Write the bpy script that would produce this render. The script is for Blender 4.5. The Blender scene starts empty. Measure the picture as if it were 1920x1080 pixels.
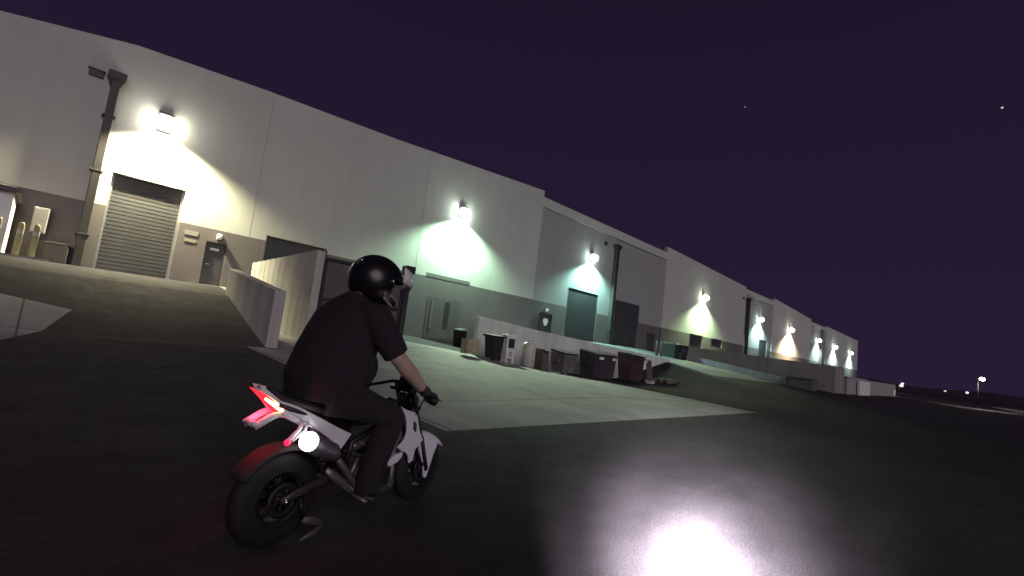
import bpy, bmesh, math, random
from mathutils import Vector, Matrix
random.seed(7)
R = math.radians
scene = bpy.context.scene
COL = scene.collection

# ------------------------------------------------------------------ materials
MATS = {}
def mat(name, col, rough=0.7, metal=0.0, var=0.15, scale=3.0, bump=0.0, bscale=40.0, spec=0.5, streak=0.0, coat=0.0, sheen=0.0):
    if name in MATS: return MATS[name]
    m = bpy.data.materials.new(name); m.use_nodes = True
    nt = m.node_tree; b = nt.nodes['Principled BSDF']
    b.inputs['Roughness'].default_value = rough; b.inputs['Metallic'].default_value = metal
    b.inputs['Specular IOR Level'].default_value = spec
    b.inputs['Coat Weight'].default_value = coat; b.inputs['Coat Roughness'].default_value = 0.05
    b.inputs['Sheen Weight'].default_value = sheen
    tc = nt.nodes.new('ShaderNodeTexCoord')
    n = nt.nodes.new('ShaderNodeTexNoise'); n.inputs['Scale'].default_value = scale; n.inputs['Detail'].default_value = 6
    n.inputs['Roughness'].default_value = 0.62
    nt.links.new(tc.outputs['Object'], n.inputs['Vector'])
    r = nt.nodes.new('ShaderNodeMapRange'); r.inputs[1].default_value = 0.3; r.inputs[2].default_value = 0.7
    r.inputs[3].default_value = 1 - var; r.inputs[4].default_value = 1 + var
    nt.links.new(n.outputs['Fac'], r.inputs[0])
    fac = r.outputs[0]
    if streak:
        mp = nt.nodes.new('ShaderNodeMapping'); mp.inputs['Scale'].default_value = (1.3, 1.3, 0.09)
        nt.links.new(tc.outputs['Object'], mp.inputs['Vector'])
        n2 = nt.nodes.new('ShaderNodeTexNoise'); n2.inputs['Scale'].default_value = 1.6; n2.inputs['Detail'].default_value = 7
        nt.links.new(mp.outputs[0], n2.inputs['Vector'])
        r2 = nt.nodes.new('ShaderNodeMapRange'); r2.inputs[1].default_value = 0.35; r2.inputs[2].default_value = 0.65
        r2.inputs[3].default_value = 1 - streak; r2.inputs[4].default_value = 1.0
        nt.links.new(n2.outputs['Fac'], r2.inputs[0])
        mu = nt.nodes.new('ShaderNodeMath'); mu.operation = 'MULTIPLY'
        nt.links.new(fac, mu.inputs[0]); nt.links.new(r2.outputs[0], mu.inputs[1]); fac = mu.outputs[0]
    v = nt.nodes.new('ShaderNodeVectorMath'); v.operation = 'SCALE'
    v.inputs[0].default_value = col[:3]
    nt.links.new(fac, v.inputs['Scale'])
    nt.links.new(v.outputs[0], b.inputs['Base Color'])
    if bump:
        nb = nt.nodes.new('ShaderNodeTexNoise'); nb.inputs['Scale'].default_value = bscale; nb.inputs['Detail'].default_value = 5
        nt.links.new(tc.outputs['Object'], nb.inputs['Vector'])
        bp = nt.nodes.new('ShaderNodeBump'); bp.inputs['Strength'].default_value = bump; bp.inputs['Distance'].default_value = 0.02
        nt.links.new(nb.outputs['Fac'], bp.inputs['Height']); nt.links.new(bp.outputs[0], b.inputs['Normal'])
    MATS[name] = m
    return m
def glow(name, col, strength, base=(0.8, 0.8, 0.8)):
    if name in MATS: return MATS[name]
    m = bpy.data.materials.new(name); m.use_nodes = True
    b = m.node_tree.nodes['Principled BSDF']
    b.inputs['Base Color'].default_value = (*base, 1)
    b.inputs['Emission Color'].default_value = (*col, 1); b.inputs['Emission Strength'].default_value = strength
    b.inputs['Roughness'].default_value = 0.3
    MATS[name] = m
    return m

def asphalt_mat():
    m = bpy.data.materials.new('asphalt'); m.use_nodes = True
    nt = m.node_tree; b = nt.nodes['Principled BSDF']
    L = nt.links.new
    tc = nt.nodes.new('ShaderNodeTexCoord')
    def noise(scale, det, mp=None, rough=0.6):
        n = nt.nodes.new('ShaderNodeTexNoise'); n.inputs['Scale'].default_value = scale; n.inputs['Detail'].default_value = det
        n.inputs['Roughness'].default_value = rough
        if mp:
            q = nt.nodes.new('ShaderNodeMapping'); q.inputs['Scale'].default_value = mp[0]; q.inputs['Rotation'].default_value = (0, 0, mp[1])
            L(tc.outputs['Object'], q.inputs['Vector']); L(q.outputs[0], n.inputs['Vector'])
        else: L(tc.outputs['Object'], n.inputs['Vector'])
        return n.outputs['Fac']
    def rng(f, a, b_, c, d):
        r = nt.nodes.new('ShaderNodeMapRange'); r.inputs[1].default_value = a; r.inputs[2].default_value = b_
        r.inputs[3].default_value = c; r.inputs[4].default_value = d; L(f, r.inputs[0]); return r.outputs[0]
    def mul(a, b_):
        q = nt.nodes.new('ShaderNodeMath'); q.operation = 'MULTIPLY'; L(a, q.inputs[0]); L(b_, q.inputs[1]); return q.outputs[0]
    big = rng(noise(0.25, 5), 0.3, 0.7, 0.7, 1.3)
    mid = rng(noise(2.2, 8), 0.3, 0.7, 0.8, 1.2)
    fine = rng(noise(60, 4), 0.3, 0.7, 0.4, 1.6)
    smear = rng(noise(1.0, 7, ((0.25, 3.0, 1), R(-20))), 0.35, 0.65, 0.88, 1.1)
    vor = nt.nodes.new('ShaderNodeTexVoronoi'); vor.feature = 'DISTANCE_TO_EDGE'; vor.inputs['Scale'].default_value = 0.21
    nw = nt.nodes.new('ShaderNodeTexNoise'); nw.inputs['Scale'].default_value = 1.6; nw.inputs['Detail'].default_value = 6
    L(tc.outputs['Object'], nw.inputs['Vector'])
    mx = nt.nodes.new('ShaderNodeMix'); mx.data_type = 'VECTOR'; mx.inputs[0].default_value = 0.35
    L(tc.outputs['Object'], mx.inputs[4]); L(nw.outputs['Color'], mx.inputs[5]); L(mx.outputs[1], vor.inputs['Vector'])
    crack = rng(vor.outputs['Distance'], 0.0, 0.006, 0.78, 1.0)
    f = mul(mul(mul(big, mid), mul(fine, smear)), crack)
    v = nt.nodes.new('ShaderNodeVectorMath'); v.operation = 'SCALE'; v.inputs[0].default_value = (0.0345, 0.0275, 0.0345)
    L(f, v.inputs['Scale']); L(v.outputs[0], b.inputs['Base Color'])
    L(rng(noise(3, 5), 0.3, 0.7, 0.8, 0.95), b.inputs['Roughness'])
    b.inputs['Specular IOR Level'].default_value = 0.2
    bp = nt.nodes.new('ShaderNodeBump'); bp.inputs['Strength'].default_value = 0.55; bp.inputs['Distance'].default_value = 0.012
    L(noise(70, 4), bp.inputs['Height']); L(bp.outputs[0], b.inputs['Normal'])
    return m

M_ASPH = asphalt_mat()
M_CONC = mat('pad_concrete', (0.29, 0.275, 0.268), 0.85, var=0.22, scale=1.2, bump=0.25, bscale=30)
M_DECK = mat('deck_concrete', (0.19, 0.185, 0.18), 0.85, var=0.25, scale=1.0, bump=0.25, bscale=30)
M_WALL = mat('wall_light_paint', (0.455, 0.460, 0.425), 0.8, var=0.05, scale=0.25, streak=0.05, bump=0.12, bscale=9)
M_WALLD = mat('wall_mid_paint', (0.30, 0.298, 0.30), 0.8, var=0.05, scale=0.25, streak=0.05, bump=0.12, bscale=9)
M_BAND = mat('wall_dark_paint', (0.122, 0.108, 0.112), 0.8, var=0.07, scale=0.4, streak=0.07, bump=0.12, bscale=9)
M_PATCH = mat('wall_patch_paint', (0.10, 0.095, 0.096), 0.8, var=0.1, scale=0.7, streak=0.2)
def add_joints(m, step):
    nt = m.node_tree; b = nt.nodes['Principled BSDF']; src = b.inputs['Base Color'].links[0].from_socket
    tc = nt.nodes.new('ShaderNodeTexCoord'); br = nt.nodes.new('ShaderNodeTexBrick'); br.offset = 0
    br.inputs['Scale'].default_value = 1; br.inputs['Brick Width'].default_value = step; br.inputs['Row Height'].default_value = step*.8
    br.inputs['Mortar Size'].default_value = .025; br.inputs['Mortar Smooth'].default_value = .3
    br.inputs['Color1'].default_value = (1,1,1,1); br.inputs['Color2'].default_value = (.86,.86,.86,1); br.inputs['Mortar'].default_value = (.3,.29,.28,1)
    nt.links.new(tc.outputs['Object'], br.inputs['Vector'])
    mx = nt.nodes.new('ShaderNodeMix'); mx.data_type = 'RGBA'; mx.blend_type = 'MULTIPLY'; mx.inputs[0].default_value = 1
    nt.links.new(src, mx.inputs[6]); nt.links.new(br.outputs['Color'], mx.inputs[7]); nt.links.new(mx.outputs[2], b.inputs['Base Color'])
add_joints(M_CONC, 4.2); add_joints(M_DECK, 3.6)
M_CORE = mat('roofing', (0.08, 0.08, 0.085), 0.9)
M_JOINT = mat('joint_sealant', (0.28, 0.275, 0.26), 0.8)
M_RDOOR = mat('roll_door_steel', (0.062, 0.061, 0.063), 0.5, metal=0.2, var=0.1, scale=1.0, streak=0.15)
M_RDOORD = mat('dark_roll_door', (0.055, 0.053, 0.06), 0.55, metal=0.2, var=0.12, scale=1.0)
M_DOOR = mat('door_paint', (0.045, 0.044, 0.052), 0.5, var=0.1)
M_BRONZE = mat('dark_bronze', (0.05, 0.045, 0.045), 0.5, metal=0.3)
M_TILT = mat('tilt_concrete', (0.50, 0.48, 0.44), 0.85, var=0.12, scale=1.2, streak=0.25, bump=0.2, bscale=14)
M_GATE = mat('gate_steel', (0.13, 0.118, 0.12), 0.6, metal=0.2, var=0.15, scale=2.0, streak=0.2)
M_GATEF = mat('gate_frame', (0.035, 0.03, 0.034), 0.6, metal=0.2)
M_SHED = mat('shed_white', (0.8, 0.79, 0.75), 0.6, var=0.06, streak=0.08)
M_YEL = mat('bollard_paint', (0.30, 0.27, 0.16), 0.6, var=0.15, scale=6)
M_CAB = mat('cabinet_paint', (0.42, 0.40, 0.40), 0.55, var=0.08)
M_STEEL = mat('galvanised', (0.35, 0.35, 0.36), 0.4, metal=0.8)
M_SIGN = mat('notice_plate', (0.23, 0.215, 0.17), 0.6, var=0.2, scale=12)
M_PAPER = mat('paper_white', (0.75, 0.73, 0.72), 0.7, var=0.08)
M_DUMP1 = mat('dumpster_grey_green', (0.19, 0.185, 0.185), 0.6, metal=0.2, var=0.25, scale=2.5, streak=0.3)
M_DUMP2 = mat('dumpster_charcoal', (0.06, 0.052, 0.062), 0.6, metal=0.2, var=0.25, scale=2.5, streak=0.3)
M_DUMP3 = mat('dumpster_maroon', (0.075, 0.04, 0.052), 0.6, metal=0.2, var=0.25, scale=2.5, streak=0.3)
M_BLACKP = mat('black_plastic', (0.018, 0.016, 0.018), 0.7)
M_LIDG = mat('pale_lid', (0.34, 0.34, 0.34), 0.4, var=0.2)
M_WOOD = mat('crate_wood', (0.46, 0.40, 0.27), 0.8, var=0.25, scale=5, streak=0.3)
M_WHITE = mat('appliance_enamel', (0.72, 0.73, 0.70), 0.35, var=0.08)
M_BEIGE = mat('tank_enamel', (0.55, 0.53, 0.45), 0.45, var=0.12, streak=0.15)
M_BROWN = mat('brown_box', (0.115, 0.09, 0.075), 0.8, var=0.2)
M_CARD = mat('worn_cardboard', (0.13, 0.085, 0.08), 0.85, var=0.25)
M_BLUE = mat('blue_panel', (0.05, 0.05, 0.09), 0.5)
M_KERB = mat('road_concrete', (0.38, 0.36, 0.33), 0.85, var=0.2, scale=0.3)
M_HILL = mat('hill_dark', (0.04, 0.02, 0.035), 0.95)

# ------------------------------------------------------------------ mesh builder
OFF = {}
class MB:
    def __init__(s): s.v = []; s.f = []; s.m = []; s.sm = []
    def add(s, vs, fs, mi=0, smooth=False):
        o = len(s.v); s.v += [tuple(p) for p in vs]
        for f in fs: s.f.append(tuple(o + i for i in f)); s.m.append(mi); s.sm.append(smooth)
        return s
    def box(s, x0, x1, y0, y1, z0, z1, mi=0):
        vs = [(x0,y0,z0),(x1,y0,z0),(x1,y1,z0),(x0,y1,z0),(x0,y0,z1),(x1,y0,z1),(x1,y1,z1),(x0,y1,z1)]
        return s.add(vs, [(0,3,2,1),(4,5,6,7),(0,1,5,4),(1,2,6,5),(2,3,7,6),(3,0,4,7)], mi)
    def hexa(s, b4, t4, mi=0):
        return s.add(list(b4)+list(t4), [(0,3,2,1),(4,5,6,7),(0,1,5,4),(1,2,6,5),(2,3,7,6),(3,0,4,7)], mi)
    def prism(s, poly, a0, a1, plane='xz', mi=0, shift=None):
        # poly in (x,z), extruded along y from a0 to a1
        n = len(poly)
        def P(p, a):
            return (p[0], a, p[1]) if plane == 'xz' else ((a, p[0], p[1]) if plane == 'yz' else (p[0], p[1], a))
        vs = [P(p, a0) for p in poly] + [P(p, a1) for p in poly]
        fs = [tuple(range(n)), tuple(range(2*n-1, n-1, -1))]
        fs += [(i, (i+1) % n + 0, (i+1) % n + n, i+n) for i in range(n)]
        return s.add(vs, fs, mi)
    def loft(s, pts, radii, n=14, mi=0, up=(0,0,1), caps=True, smooth=True):
        """pts list of Vector, radii list of r or (ra, rb) (ra along 'side', rb along 'up-ish')"""
        pts = [Vector(p) for p in pts]; rings = []
        up = Vector(up)
        for i, p in enumerate(pts):
            d = (pts[min(i+1, len(pts)-1)] - pts[max(i-1, 0)]).normalized()
            if i == 0:
                u = up if abs(d.dot(up)) < 0.95 else Vector((1, 0, 0))
                a = d.cross(u).normalized()
            else:
                a = (a - d*a.dot(d)).normalized()
            b = a.cross(d).normalized()
            r = radii[i]; ra, rb = (r, r) if not isinstance(r, (tuple, list)) else r
            rings.append([p + a*ra*math.cos(2*math.pi*k/n) + b*rb*math.sin(2*math.pi*k/n) for k in range(n)])
        vs = [q for r_ in rings for q in r_]; fs = []
        for i in range(len(pts)-1):
            for k in range(n):
                fs.append((i*n+k, i*n+(k+1) % n, (i+1)*n+(k+1) % n, (i+1)*n+k))
        if caps:
            fs.append(tuple(range(n-1, -1, -1))); fs.append(tuple(range((len(pts)-1)*n, len(pts)*n)))
        return s.add(vs, fs, mi, smooth)
    def tube(s, pts, r, n=10, mi=0): return s.loft(pts, [r]*len(pts), n, mi)
    def lathe(s, prof, c, axis='y', n=40, mi=0, smooth=True, a0=0, a1=2*math.pi):
        # prof: (radius, offset along axis)
        full = abs(a1-a0-2*math.pi) < 1e-6; m = n if full else n+1
        vs = []
        for k in range(m):
            t = a0 + (a1-a0)*k/n; cs, sn = math.cos(t), math.sin(t)
            for r, h in prof:
                if axis == 'y': vs.append((c[0]+r*cs, c[1]+h, c[2]+r*sn))
                elif axis == 'z': vs.append((c[0]+r*cs, c[1]+r*sn, c[2]+h))
                else: vs.append((c[0]+h, c[1]+r*cs, c[2]+r*sn))
        q = len(prof); fs = []
        for k in range(n):
            k2 = (k+1) % m
            for j in range(q-1): fs.append((k*q+j, k2*q+j, k2*q+j+1, k*q+j+1))
        return s.add(vs, fs, mi, smooth)
    def ball(s, c, r, n=16, mi=0, sc=(1,1,1)):
        prof = [(r*math.sin(math.pi*i/n)+1e-5, -r*math.cos(math.pi*i/n)) for i in range(n+1)]
        o = len(s.v); s.lathe(prof, (0,0,0), 'z', n*2, mi)
        for i in range(o, len(s.v)):
            p = s.v[i]; s.v[i] = (c[0]+p[0]*sc[0], c[1]+p[1]*sc[1], c[2]+p[2]*sc[2])
        return s
    def build(s, name, mats, parent=None, bevel=0.0, local=False, fixn=True):
        if not isinstance(mats, (list, tuple)): mats = [mats]
        off = Vector((0,0,0)) if (local or parent is None) else OFF.get(parent.name, Vector((0,0,0)))
        me = bpy.data.meshes.new(name)
        me.from_pydata([Vector(p)-off for p in s.v], [], s.f)
        for m_ in mats: me.materials.append(m_)
        for p, mi, sm in zip(me.polygons, s.m, s.sm): p.material_index = mi; p.use_smooth = sm
        if fixn:
            bm = bmesh.new(); bm.from_mesh(me); bmesh.ops.recalc_face_normals(bm, faces=bm.faces); bm.to_mesh(me); bm.free()
        o = bpy.data.objects.new(name, me); COL.objects.link(o)
        if parent: o.parent = parent; OFF[o.name] = off
        if bevel:
            b = o.modifiers.new('bevel', 'BEVEL'); b.width = bevel; b.segments = 2; b.limit_method = 'ANGLE'; b.angle_limit = R(40)
        return o
def tag(o, label=None, cat=None, group=None, kind=None):
    if label: o['label'] = label
    if cat: o['category'] = cat
    if group: o['group'] = group
    if kind: o['kind'] = kind
    return o
def thing(name, label, cat, loc, group=None, rz=0):
    o = bpy.data.objects.new(name, None); o.empty_display_size = 0.2; COL.objects.link(o)
    o.location = loc; o.rotation_euler = (0, 0, rz); OFF[o.name] = Vector(loc)
    return tag(o, label, cat, group)
def copy_tree(o, loc):
    d = Vector(loc) - o.location
    c = o.copy(); COL.objects.link(c); c.location = loc
    for ch in o.children:
        k = ch.copy(); COL.objects.link(k); k.parent = c
        for g in ch.children:
            q = g.copy(); COL.objects.link(q); q.parent = k
    return c
def lerp_t(x, T):
    if x <= T[0][0]: return T[0][1]
    for (a, va), (b, vb) in zip(T, T[1:]):
        if x <= b: return va + (vb-va)*(x-a)/(b-a)
    return T[-1][1]

# ------------------------------------------------------------------ terrain
ZL = [(3,0),(5,.1),(10,.27),(13.45,.45),(15.5,1.06),(17.5,1.72),(20,2.08),(25,2.25),(60,2.25)]
FRONT = [(4.6,.44),(7,.58),(10,.85),(12.4,.68),(15.5,.33),(17,.22),(20,.03),(22.5,.1),(25,.6),(28,1.25),(33,1.15),(45,.85),(60,.5),(90,.3),(160,.3)]
BACK = [(6.4,.9),(16.7,1.0),(21,.5),(25,.5),(30,2.22),(45,2.2),(60,1.6),(90,1.2),(160,1.0)]
DECK = [(12.4,2.06),(15.5,1.88),(19.5,1.70),(24.8,1.47),(28,1.32),(31,1.18)]
def edge_x(y):
    if y < 13.4: return 4.68
    if y < 17.7: return 4.68
    if y < 21.8: return 4.68 + (y-17.7)/(4.1)*1.8
    return 6.48
def zr(x, y):
    if y <= 3: return 0.0
    if y <= 5: return .05*(y-3)
    f = lerp_t(x, FRONT)
    if y <= 13.9:
        t = (y-5)/8.9
        if x > 22: t = t**1.6
        return .1 + (f-.1)*t
    if y <= 25: return f + (lerp_t(x, BACK)-f)*(y-13.9)/11.1
    return lerp_t(x, BACK)
def gz(x, y):
    if x < -60 or x > 260 or y < -60 or y > 120: return 0.0
    if x > 160: 
        return zr(160, y)*(260-x)/100
    return lerp_t(y, ZL) if x < edge_x(y) else zr(x, y)

def steps(*segs):
    out = []
    for a, b, d in segs:
        n = max(1, round((b-a)/d)); out += [a+(b-a)*i/n for i in range(n)]
    return out + [segs[-1][1]]
KX = [7,10,12.4,15.5,17,20,22.5,25,28,31,33,45]; KY = [3,5,10,13.45,13.9,15.5,17.5,20,25]
xs = steps((-900,-60,210),(-60,-12,6),(-12,4.6,.4),(4.6,4.78,.18),(4.78,12,.3),(12,30,.5),(30,60,1.5),(60,260,10),(260,1500,310))
ys = steps((-900,-60,210),(-60,-6,6),(-6,2,1),(2,30,.4),(30,120,15),(120,1000,220))
xs = sorted(set([x for x in xs if min(abs(x-k) for k in KX) > .1] + KX)); ys = sorted(set([y for y in ys if min(abs(y-k) for k in KY) > .1] + KY))
g = MB(); nx = len(xs)
g.v = [(x, y, gz(x, y)) for y in ys for x in xs]
for j in range(len(ys)-1):
    for i in range(nx-1):
        g.f.append((j*nx+i, j*nx+i+1, (j+1)*nx+i+1, (j+1)*nx+i)); g.m.append(0); g.sm.append(False)
tag(g.build('ground', M_ASPH, fixn=False), 'dark worn asphalt yard rising towards the warehouse', 'ground', kind='structure')

def sheet(name, fn, nu, nv, m, dz=0.012, zf=gz):
    b = MB()
    for j in range(nv+1):
        for i in range(nu+1):
            x, y = fn(i/nu, j/nv); b.v.append((x, y, zf(x, y)+(.003 if i in (0, nu) or j in (0, nv) else dz)))
    for j in range(nv):
        for i in range(nu):
            a = j*(nu+1)+i; b.f.append((a, a+1, a+nu+2, a+nu+1)); b.m.append(0); b.sm.append(False)
    return b.build(name, m, fixn=False)
tag(sheet('concrete_apron', lambda u, v: (4.9+u*(11.2+1.4*v), 5+v*8.88), 60, 34, M_CONC), 'pale concrete loading apron in front of the dumpsters', 'pavement', kind='structure')
tag(sheet('gate_apron', lambda u, v: (4.9+u*7.4, 13.88+v*11.1), 40, 40, M_CONC), 'pale concrete apron running to the warehouse wall', 'pavement', kind='structure')
tag(sheet('entry_apron', lambda u, v: (4.1+u*.8, 5+v*8.3), 4, 34, M_CONC), 'concrete strip along the apron edge', 'pavement', kind='structure')
tag(sheet('concrete_pad', lambda u, v: (.8-u*8 - v*.98, 14.9+u*4.2 - v*3.15 - v*u*3), 40, 24, M_CONC, 0.03), 'pale concrete pad corner at the left of the yard', 'pavement', kind='structure')
tag(sheet('dock_apron', lambda u, v: (29.0+u*14.6, 11.5+v*13.4), 60, 50, M_DECK, .02), 'concrete apron in front of the far dock doors', 'pavement', kind='structure')
# raised ramp deck behind the ramp wall
def deck_z(x, y):
    return lerp_t(x, DECK) + (2.22-lerp_t(x, DECK))*max(0, min(1, (y-14.25)/10.75))
dk = MB(); nu, nv = 40, 20
for j in range(nv+1):
    y = 14.24 + 10.74*j/nv; x0 = 12.4 + (y-14.0)*.905
    for i in range(nu+1):
        x = x0 + (31-x0)*i/nu; dk.v.append((x, y, deck_z(x, y)))
for j in range(nv):
    for i in range(nu):
        a = j*(nu+1)+i; dk.f.append((a, a+1, a+nu+2, a+nu+1)); dk.m.append(0); dk.sm.append(False)
for j in range(nv):
    a, b2 = dk.v[j*(nu+1)], dk.v[(j+1)*(nu+1)]
    dk.add([a, b2, (b2[0], b2[1], 0), (a[0], a[1], 0)], [(0, 1, 2, 3)])
tag(dk.build('ramp_deck', M_DECK, fixn=False), 'sloping concrete ramp up to the dock doors', 'ramp', kind='structure')

# ------------------------------------------------------------------ warehouse
WY = 25.0; ZB = 4.8
wh = thing('warehouse', 'long pale tilt-up warehouse with dark lower band and lit roll-up doors', 'warehouse', (30, 25, 2.2))
def facade(b, x0, x1, z0, z1, y, holes, depth=0.42, zt1=None, mi=0):
    """front skin with openings and their reveals; zt1 = top height at x1 when the parapet slopes"""
    cx = sorted({x0, x1} | {h[0] for h in holes if x0 < h[0] < x1} | {h[1] for h in holes if x0 < h[1] < x1})
    cz = sorted({z0, z1} | {h[2] for h in holes if z0 < h[2] < z1} | {h[3] for h in holes if z0 < h[3] < z1})
    def T(x, z):
        if zt1 is None or z < z1-1e-6: return z
        return z1 + (zt1-z1)*(x-x0)/(x1-x0)
    for i in range(len(cx)-1):
        for k in range(len(cz)-1):
            mx, mz = (cx[i]+cx[i+1])/2, (cz[k]+cz[k+1])/2
            if any(h[0] < mx < h[1] and h[2] < mz < h[3] for h in holes): continue
            a, c = cx[i], cx[i+1]
            b.add([(a,y,cz[k]),(c,y,cz[k]),(c,y,T(c,cz[k+1])),(a,y,T(a,cz[k+1]))], [(0,1,2,3)], mi)
    for h in holes:
        a, c = max(h[0], x0), min(h[1], x1); lo, hi = max(h[2], z0), min(h[3], z1)
        if a >= c or lo >= hi: continue
        d = y + depth
        b.add([(a,y,lo),(a,d,lo),(a,d,hi),(a,y,hi)], [(0,1,2,3)], mi)
        b.add([(c,y,lo),(c,y,hi),(c,d,hi),(c,d,lo)], [(0,1,2,3)], mi)
        if h[3] <= z1: b.add([(a,y,hi),(a,d,hi),(c,d,hi),(c,y,hi)], [(0,1,2,3)], mi)
        if h[2] > z0: b.add([(a,y,lo),(c,y,lo),(c,d,lo),(a,d,lo)], [(0,1,2,3)], mi)
# openings: x0 x1 z0 z1 kind
OPEN = [(1.66,4.17,2.2,6.2,'roll'),(5.28,6.12,2.2,4.22,'service'),(7.72,10.75,2.2,5.08,'darkroll'),
        (31.75,36.25,2.2,6.48,'roll'),(39.05,43.65,2.2,6.52,'darkroll'),(28.5,29.95,2.2,3.92,'service'),(45.5,47.05,2.1,3.95,'service'),
        (55.3,59.05,2.2,4.86,'darkroll'),(61.7,65.2,3.8,4.86,'window'),(80.2,84.0,2.0,6.3,'darkroll'),(113.5,115.5,2.0,4.3,'service')]
SECT = [(-14.0, 1.6, 8.4, 11.62, 0), (1.6, 6.55, 11.62, 12.03, 0), (6.55, 14.0, 12.03, 12.45, 0), (14.0, 27.3, 12.45, 13.5, 0),
        (27.3, 48.2, 13.0, 13.05, 1), (48.2, 73.0, 13.72, 13.3, 0), (73.0, 86.0, 13.05, 13.1, 1), (86.0, 110, 13.6, 12.9, 0),
        (110, 123, 12.45, 12.55, 1), (123, 159.5, 12.9, 12.8, 0)]
for x0, x1, za, zb, kind in SECT:
    y = WY + (0.16 if kind else 0.0)
    hs = [o[:4] for o in OPEN]
    b = MB(); top = za if not kind else min(za, zb)-.75
    if kind: facade(b, x0, x1, ZB, top, y, hs, 0.42-0.16)
    else:
        facade(b, x0, x1, ZB, za, y, hs, 0.42, zt1=zb)
        xa, xb = x0+.004, x1-.004; b.hexa([(xa,y+.004,za-1),(xb,y+.004,zb-1),(xb,y+.39,zb-1),(xa,y+.39,za-1)], [(xa,y+.004,za-.001),(xb,y+.004,zb-.001),(xb,y+.39,zb-.001),(xa,y+.39,za-.001)])
        b.add([(x0,y,ZB),(x0,y+.4,ZB),(x0,y+.4,za),(x0,y,za)], [(0,1,2,3)]); b.add([(x1,y,ZB),(x1,y,zb),(x1,y+.4,zb),(x1,y+.4,ZB)], [(0,1,2,3)])
    w = b.build('wall_panel', M_WALLD if kind else M_WALL, wh, fixn=False)
    if kind:
        c = MB(); c.hexa([(x0,WY+.0,top),(x1,WY+.0,top),(x1,WY+.4,top),(x0,WY+.4,top)], [(x0,WY+.0,za),(x1,WY+.0,zb),(x1,WY+.4,zb),(x0,WY+.4,za)])
        c.build('parapet', M_WALL, wh)
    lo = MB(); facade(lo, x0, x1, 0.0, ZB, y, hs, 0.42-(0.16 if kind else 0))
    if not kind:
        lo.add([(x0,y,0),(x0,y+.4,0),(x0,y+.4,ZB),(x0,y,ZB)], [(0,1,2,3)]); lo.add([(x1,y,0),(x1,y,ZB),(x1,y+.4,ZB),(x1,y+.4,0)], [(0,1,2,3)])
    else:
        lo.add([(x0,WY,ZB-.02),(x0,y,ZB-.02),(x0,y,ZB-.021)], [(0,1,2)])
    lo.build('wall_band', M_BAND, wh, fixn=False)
core = MB().hexa([(-14,25.5,0),(159.5,25.5,0),(159.5,95,0),(-14,95,0)], [(-14,25.5,8.2),(159.5,25.5,12.0),(159.5,95,12.0),(-14,95,8.2)])
core.build('roof', M_CORE, wh)
e = MB().box(159.1, 159.5, 25.41, 95.2, 0, 12.6); e.build('end_wall', M_WALL, wh)
# painted step above the boarded opening and the boarded opening itself
MB().box(17.25, 20.85, WY-.012, WY+.05, ZB+.001, 5.04).build('painted_patch', M_BAND, wh)
bo = MB().box(17.6, 20.3, WY-.02, WY+.05, 1.0, 3.55); bo.box(17.9, 18.1, WY-.05, WY-.02, 1.6, 3.4, 1); bo.box(19.0, 19.4, WY-.045, WY-.02, 1.9, 3.4, 2)
bo.build('boarded_opening', [M_PATCH, M_BAND, M_BRONZE], wh)
for x in (6.95, 16.37, 58.5, 66.5, 96, 103):
    jt = MB().box(x-.012, x+.012, WY-.004, WY+.01, ZB+.05, lerp_t(x, [(1.6,11.6),(6.55,11.95),(14,12.4),(27.3,13.4),(48.2,13.6),(73,13.2),(86,13.5),(110,12.85)])-.05)
    jt.build('panel_joint', M_JOINT, wh)
def roll_door(x0, x1, z0, z1, m):
    b = MB(); d = WY+.22; n = int((z1-z0)/.16); h = (z1-z0)/n
    for i in range(n):
        a = z0+i*h
        b.box(x0+.002, x1-.002, d, d+.08, a, a+h*.78); b.box(x0+.002, x1-.002, d+.012, d+.08, a+h*.78, a+h)
    dd = b.build('roll_up_door', m, wh)
    for ja, jb in ((x0+.003, x0+.09), (x1-.09, x1-.003)):
        MB().box(ja, jb, d-.05, d-.002, z0, z1-.004).build('guide_rail', M_STEEL, dd)
def service(x0, x1, z0, z1):
    d = WY+.12
    b = MB().box(x0+.06, x1-.06, d, d+.06, z0, z1-.06); dd = b.build('service_door', M_DOOR, wh, bevel=.008)
    f = MB().box(x0+.002, x0+.058, WY+.05, d+.08, z0, z1-.003); f.box(x1-.058, x1-.002, WY+.05, d+.08, z0, z1-.003); f.box(x0+.06, x1-.06, WY+.05, d+.08, z1-.058, z1-.003)
    f.build('door_frame', M_BRONZE, dd)
    MB().tube([(x0+.15, d-.002, z0+1.0), (x0+.15, d-.07, z0+1.0), (x0+.3, d-.07, z0+1.0)], .018).build('handle', M_STEEL, dd)
    return dd
for x0, x1, z0, z1, k in OPEN:
    if k == 'roll': roll_door(x0, x1, z0, z1, M_RDOOR if x0 < 10 else mat('mid_roll_door', (.032,.031,.035), .7, metal=0, var=.1))
    elif k == 'darkroll': roll_door(x0, x1, z0, z1, M_RDOORD)
    elif k == 'service':
        d = service(x0, x1, z0, z1)
        if x0 < 6: MB().box(5.5, 5.85, WY+.105, WY+.119, 3.86, 3.96).build('door_sign', M_PAPER, d)
        elif x0 < 30:
            MB().prism([(28.9,3.35),(29.0,3.55),(29.22,3.5),(29.45,3.55),(29.55,3.3),(29.35,2.95),(29.1,2.95)], WY+.1, WY+.118).build('door_sign', M_PAPER, d)
    else:
        w = MB().box(x0, x1, WY+.2, WY+.25, z0, z1).build('window', M_DOOR, wh)
        f = MB().box(x0+.003, x1-.003, WY+.12, WY+.2, z0+.003, z0+.09); f.box(x0+.003, x1-.003, WY+.12, WY+.2, z1-.09, z1-.003); f.build('window_frame', M_BRONZE, w)
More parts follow.
